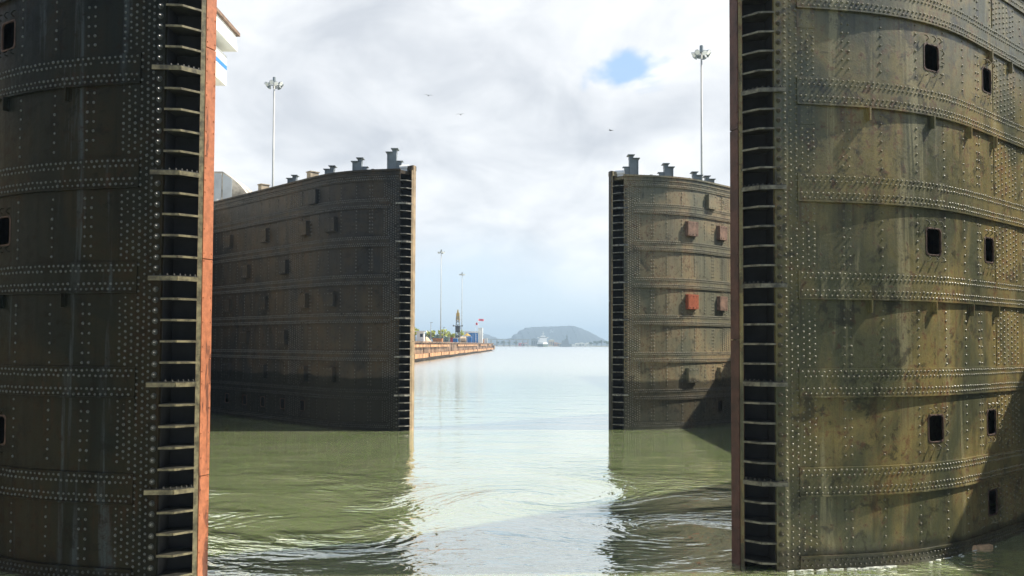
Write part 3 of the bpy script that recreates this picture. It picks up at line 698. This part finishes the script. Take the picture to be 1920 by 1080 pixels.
# trees: tapered trunk, limbs and a crown of leaf clumps
def tree(label, X, Y, z0, H, cw, leafm, seed, group, nleaf=420):
    rnd = np.random.default_rng(seed); t = thing('tree', label, 'tree', (X, Y, z0), 0, group)
    mb = MB(); mb.tube((0, 0, -.3), (0, 0, H * .55), H * .035, H * .02, 7)
    for k in range(5):
        a = rnd.uniform(0, 6.3); mb.tube((0, 0, H * (.35 + .04 * k)), (math.cos(a) * cw * .3, math.sin(a) * cw * .3, H * rnd.uniform(.6, .85)), H * .014, H * .006, 5)
    mb.build('trunk', M['bark'], t)
    cl = rnd.normal(0, 1, (11, 3)); cl /= np.linalg.norm(cl, axis=1)[:, None]; cl *= rnd.uniform(.25, .75, (11, 1)); cr = rnd.uniform(.22, .42, 11)
    idx = rnd.integers(0, 11, nleaf); d = rnd.normal(0, 1, (nleaf, 3)); d /= np.linalg.norm(d, axis=1)[:, None]
    c = cl[idx] + d * (cr[idx] * rnd.uniform(.6, 1.05, nleaf))[:, None]
    c = c * np.array([cw / 2, cw / 2, H * .33]) + np.array([0, 0, H * .66])
    sz = cw * .055; vs = []; fs = []
    for i in range(nleaf):
        a = rnd.normal(0, 1, 3); a /= np.linalg.norm(a); b_ = np.cross(a, rnd.normal(0, 1, 3)); b_ /= np.linalg.norm(b_); k = sz * rnd.uniform(.6, 1.3)
        vs += [c[i] + a * k, c[i] + b_ * k * .7, c[i] - a * k, c[i] - b_ * k * .7]; fs.append((4 * i, 4 * i + 1, 4 * i + 2, 4 * i + 3))
    mb = MB(); mb.add(vs, fs); mb.build('crown', leafm, t); return t
for i, (px, Y, H, cw, lb) in enumerate(((778.5, 236, 4.4, 4.4, 'lime green tree above the white booth, half behind the gate edge'), (807, 300, 4.6, 4.2, 'lime green tree right of the booth, behind the slim post'), (832, 315, 5.2, 5.0, 'bright lime tree just right of the nearer distant mast'),
        (848, 345, 4.6, 5.0, 'lime green tree left of the drilling rig'), (864, 352, 5.4, 3.6, 'narrow lime tree right of the drilling rig'), (841, 352, 5.0, 3.4, 'narrow lime tree behind the red container'))):
    tree(lb, at(px, Y), Y, DZ, H, cw, M['leaf_lime'], 20 + i, 'lime green trees along the quay')
for i, (px, Y, H, cw, lb) in enumerate(((795, 520, 9.0, 13, 'dark green tree between the booth and the first mast, behind the quay'), (812, 540, 9.8, 14, 'dark green rounded tree left of the first distant mast'), (830, 560, 8.6, 13, 'dark green tree directly behind the first distant mast'),
        (846, 580, 8.0, 13, 'dark green tree behind the red container'), (869, 590, 7.6, 12, 'dark green tree right of the drilling rig, behind the tank'))):
    tree(lb, at(px, Y), Y, 2.0, H, cw, M['leaf_green'], 40 + i, 'dark green trees behind the quay', 700)
mb = MB(); mb.box((-160, 640, .9), (260, 260, 2.4)); tag(mb.build('land', M['soil']), kind='structure')

# far shore: land sheet, ridge, bridge, ships, sheds, trees
mb = MB(); mb.add([(-2600, 1650, 1.0), (2600, 1650, 1.0), (3600, 5200, 1.0), (-3600, 5200, 1.0), (-2600, 1640, -2), (2600, 1640, -2)], [(0, 1, 2, 3), (4, 5, 1, 0)])
tag(mb.build('shore', M['soil']), kind='structure')
def ridge(prof, Y, depth, mname, seed):
    rnd = np.random.default_rng(seed); xs = np.array([at(p, Y) for p, _ in prof]); zs_ = np.array([zt(q, Y) for _, q in prof])
    nx, ny = 150, 40; gx = np.linspace(xs[0], xs[-1], nx); top = np.interp(gx, xs, zs_)
    vs = []
    ph = rnd.uniform(0, 6.3, (8,)); 
    for j in range(ny):
        v_ = j / (ny - 1); prof_y = math.sin(math.pi * v_) ** .8
        for i in range(nx):
            nz = sum(math.sin(gx[i] * .011 * (k + 1) + ph[k] + v_ * 5 * (k % 3)) / (k + 1) for k in range(8)) * .035
            vs.append((gx[i] + 6 * math.sin(v_ * 9 + i), Y + (v_ - .5) * depth, max(-1, 1 + (top[i] - 1) * prof_y * (1 + nz * (1 - prof_y * .7)) + rnd.normal(0, .5))))
    mb = MB(); mb.add(vs, [(j * nx + i, j * nx + i + 1, (j + 1) * nx + i + 1, (j + 1) * nx + i) for j in range(ny - 1) for i in range(nx - 1)])
    return tag(mb.build(mname, M['forest'], smooth=True), kind='structure')
ridge(((930, 645), (945, 639), (958, 634), (968, 626), (978, 619), (988, 614.5), (1000, 613.5), (1020, 613), (1045, 612), (1070, 611), (1078, 612), (1088, 616), (1100, 621), (1112, 628), (1122, 634), (1135, 641), (1150, 644), (1200, 646)), 3000, 700, 'hills', 3)
ridge(((700, 645), (780, 633), (840, 628), (880, 621), (905, 625), (920, 630), (936, 636), (952, 639), (975, 644)), 3300, 600, 'hills', 8)
ridge(((1180, 641), (1260, 632), (1340, 634), (1420, 640)), 3600, 500, 'hills', 11)
Yb = 1580; t = thing('bridge', 'long low pale bridge on dark piers at the foot of the flat hill', 'bridge', (at(950, Yb), Yb, 0))
mb = MB(); mb.box((0, 0, zt(636.3, Yb)), (at(992, Yb) - at(906, Yb), 9, 1.5)); mb.build('deck', M['concrete'], t)
for px in (912, 921, 932, 945, 956, 968, 980, 990): mb = MB(); mb.box((at(px, Yb) - at(950, Yb), 0, 5.5), (2.6, 5, 12)); mb.build('pier', M['concrete'], t)
for i, (px, wd, H) in enumerate(((933, 9, 9), (943, 11, 9.5), (954, 9, 9), (967, 12, 9.5), (1108, 12, 8), (1118, 16, 11), (1128, 14, 12), (1138, 18, 10.5), (1147, 16, 11))):
    tree(('dark tree under the bridge, ' if px < 1000 else 'green tree on the far shore before the tan-grey leaf, ') + ('leftmost of four', 'second from left', 'third from left', 'rightmost of four', 'lowest and leftmost', 'second from left', 'third from left, tallest', 'fourth from left', 'at the gate edge')[i],
         at(px, 1560), 1560, .8, H, wd, M['leaf_green'], 70 + i, 'trees on the far shore', 260)
Ys = 1420; t = thing('ship', 'white ship seen bow-on in front of the flat hill', 'ship', (at(1018, Ys), Ys, 0))
mb = MB(); mb.prism([(-8, 8), (-8.5, 30), (8.5, 30), (8, 8), (3, -6), (0, -10), (-3, -6)], -1, 4.6); mb.build('hull', M['leaf_dark'], t)
mb = MB(); mb.prism([(-8.2, 8), (-8.7, 30), (8.7, 30), (8.2, 8), (3.2, -6.4), (0, -10.5), (-3.2, -6.4)], 4.6, 7.2); mb.build('upper_hull', M['white'], t)
mb = MB(); mb.box((0, 14, 9.4), (14.5, 12, 4.4)); mb.box((1, 15, 13), (12, 10, 3.2)); mb.box((.5, 13, 15.4), (18.5, 4, 1.8)); mb.box((1, 15, 17.4), (8, 6, 2.4)); mb.build('superstructure', M['white'], t)
mb = MB(); mb.box((.5, 10.9, 15.6), (13, .3, .8)); mb.build('window', M['glass'], t)
mb = MB(); mb.tube((1, 14, 18), (1, 14, 26), .5, .25, 6); mb.box((1, 14, 22.5), (4, .5, .6)); mb.build('ship_mast', M['white'], t)
t = thing('ship', 'grey warship with a dark mast to the right of the white ship', 'ship', (at(1064, Ys), Ys + 40, 0))
mb = MB(); mb.prism([(-11, 0), (-9, 7), (10, 7), (15, 3), (10, -1), (-9, -2)], -1, 5); mb.build('hull', M['post_grey'], t)
mb = MB(); mb.box((-1, 3, 8), (13, 6, 6.5), taper=.85); mb.box((1, 3, 12.2), (6, 4, 3)); mb.build('superstructure', M['post_grey'], t)
mb = MB(); mb.tube((2, 3, 13), (2, 3, 21), .8, .4, 6); mb.box((2, 3, 17), (4.5, .6, .6)); mb.build('ship_mast', M['dark_iron'], t)
def shed(label, px, wd, H, m, Y=1600, roof=None):
    t = thing('warehouse', label, 'warehouse', (at(px, Y), Y, .9)); mb = MB(); mb.box((0, 0, H / 2), (wd, 14, H)); mb.build('wall', m, t)
    mb = MB(); mb.extr([(-wd / 2 - .5, H), (0, H + wd * .14), (wd / 2 + .5, H)], -7.5, 7.5); mb.build('roof', roof or m, t)
    for k in range(3): mb = MB(); mb.box((-wd * .3 + k * wd * .3, -7.06, H * .45), (wd * .14, .2, H * .5)); mb.build('door', M['glass'], t)
shed('low red shed right of the bridge', 978, 11, 5.5, M['pink'], roof=M['white'])
shed('low white shed touching the red shed', 987, 9, 5, M['wall_white'], roof=M['red'])
shed('tall grey block just left of the white ship', 1002, 12, 13, M['post_grey'])
shed('beige and white block just right of the white ship', 1034, 10, 11.5, M['beige'], roof=M['wall_white'])
shed('low orange shed second right of the white ship', 1042, 12, 5.5, M['orange'])
shed('low beige shed left of the grey warship', 1050, 10, 4.5, M['beige'])
shed('low white shed right of the grey warship', 1083, 9, 5, M['wall_white'])
shed('low white shed second right of the grey warship', 1091, 10, 5.6, M['wall_white'])
shed('pale low shed nearest the green trees', 1104, 12, 5.2, M['wall_white'])
for i, (px, py, lb) in enumerate(((1033, 619.5, 'small white house high on the flat hill'), (1037, 622, 'small white house just below the highest house'), (1040, 626, 'small white house lowest of three on the hill'), (1079, 626, 'small white house on the right flank of the hill'))):
    z_ = zt(py, 2790); t = thing('house', lb, 'house', (at(px, 2790), 2790, z_ - 4)); mb = MB(); mb.box((0, 0, 0), (5.5, 6, 12)); mb.build('wall', M['wall_white'], t); mb = MB(); mb.extr([(-3.2, 6), (0, 8.2), (3.2, 6)], -3.5, 3.5); mb.build('roof', M['wall_white'], t)

# birds high over the channel
for px, py, Y, rz, lb in ((800, 176, 120, .3, 'tiny grey bird gliding under the clouds, higher of the two on the left'), (861, 212, 115, -.2, 'tiny grey bird gliding below the higher bird'), (1145, 241, 120, .9, 'tiny grey bird alone above the tan-grey gate leaf')):
    t = thing('bird', lb, 'bird', (at(px, Y), Y, zt(py, Y)), rz, 'birds over the channel')
    mb = MB(); mb.tube((0, -.24, 0), (0, .02, .01), .03, .075, 8); mb.tube((0, .02, .01), (0, .26, .02), .075, .03, 8); mb.tube((0, .26, .02), (0, .34, .02), .035, .008, 6)
    for sx in (-1, 1):
        mb.add([(0, .08, .04), (0, -.08, .04), (sx * .30, -.06, .13), (sx * .30, .10, .14), (sx * .62, -.08, .06), (sx * .60, .0, .07), (0, .0, .065), (sx * .30, .02, .16)], [(0, 6, 7, 3), (6, 1, 2, 7), (3, 7, 5), (7, 2, 4, 5)])
    mb.add([(-.07, -.42, 0), (.07, -.42, 0), (.02, -.2, .01), (-.02, -.2, .01)], [(0, 1, 2, 3)]); mb.build('body', M['bird'], t)

# scum and foam along the foot of the olive leaf
fm, n, b = mat('pale_foam'); b.inputs['Base Color'].default_value = (.62, .64, .58, 1); b.inputs['Roughness'].default_value = .8
mb = MB(); cvf = Curve(1, 82, 50); rf = np.random.default_rng(4)
for k in range(60):
    q = rf.uniform(-.1, 2.3) if k < 48 else rf.uniform(2.3, 5.5); x_, y_, th_ = cvf.at(np.array([q]), .07 + abs(rf.normal(0, .05))); L_ = rf.uniform(.02, .09); w_ = rf.uniform(.006, .018); a0 = math.pi / 2 - th_[0] + rf.normal(0, .15)
    vs = [(x_[0] + 4.73 + math.cos(t) * L_ * math.cos(a0) - math.sin(t) * w_ * math.sin(a0), y_[0] + 15.35 + math.cos(t) * L_ * math.sin(a0) + math.sin(t) * w_ * math.cos(a0), z_) for z_ in (.0, .008) for t in np.linspace(0, 2 * math.pi, 9)[:-1]]
    mb.add(vs, [tuple(range(8, 16))] + [(i, (i + 1) % 8, 8 + (i + 1) % 8, 8 + i) for i in range(8)])
tag(mb.build('foam', fm), 'thin line of pale foam along the foot of the olive gate leaf', 'foam', kind='stuff')

# floating timber
t = thing('floating_plank', 'short orange-brown timber floating at the foot of the olive gate leaf', 'timber', (at(1832, 17.0), 17.0, .035), R(17))
mb = MB(); mb.box((0, 0, 0), (.54, .11, .075)); mb.build('plank', M['plank'], t)
mb = MB(); mb.box((-.18, 0, .045), (.08, .125, .02)); mb.build('batten', M['plank'], t)

# ------------------------------------------------------------------ haze
hm = bpy.data.materials.new('haze_air'); hm.use_nodes = True; n = NT(hm.node_tree); n.n.remove(n.n['Principled BSDF'])
pv = n.n.new('ShaderNodeVolumePrincipled'); pv.inputs['Color'].default_value = (.60, .80, 1.0, 1); pv.inputs['Density'].default_value = 3.8e-4; pv.inputs['Anisotropy'].default_value = .1
n.l.new(pv.outputs[0], n.n['Material Output'].inputs['Volume'])
mb = MB(); mb.box((0, 2475, 47), (9000, 5750, 104)); tag(mb.build('haze', hm), kind='stuff')
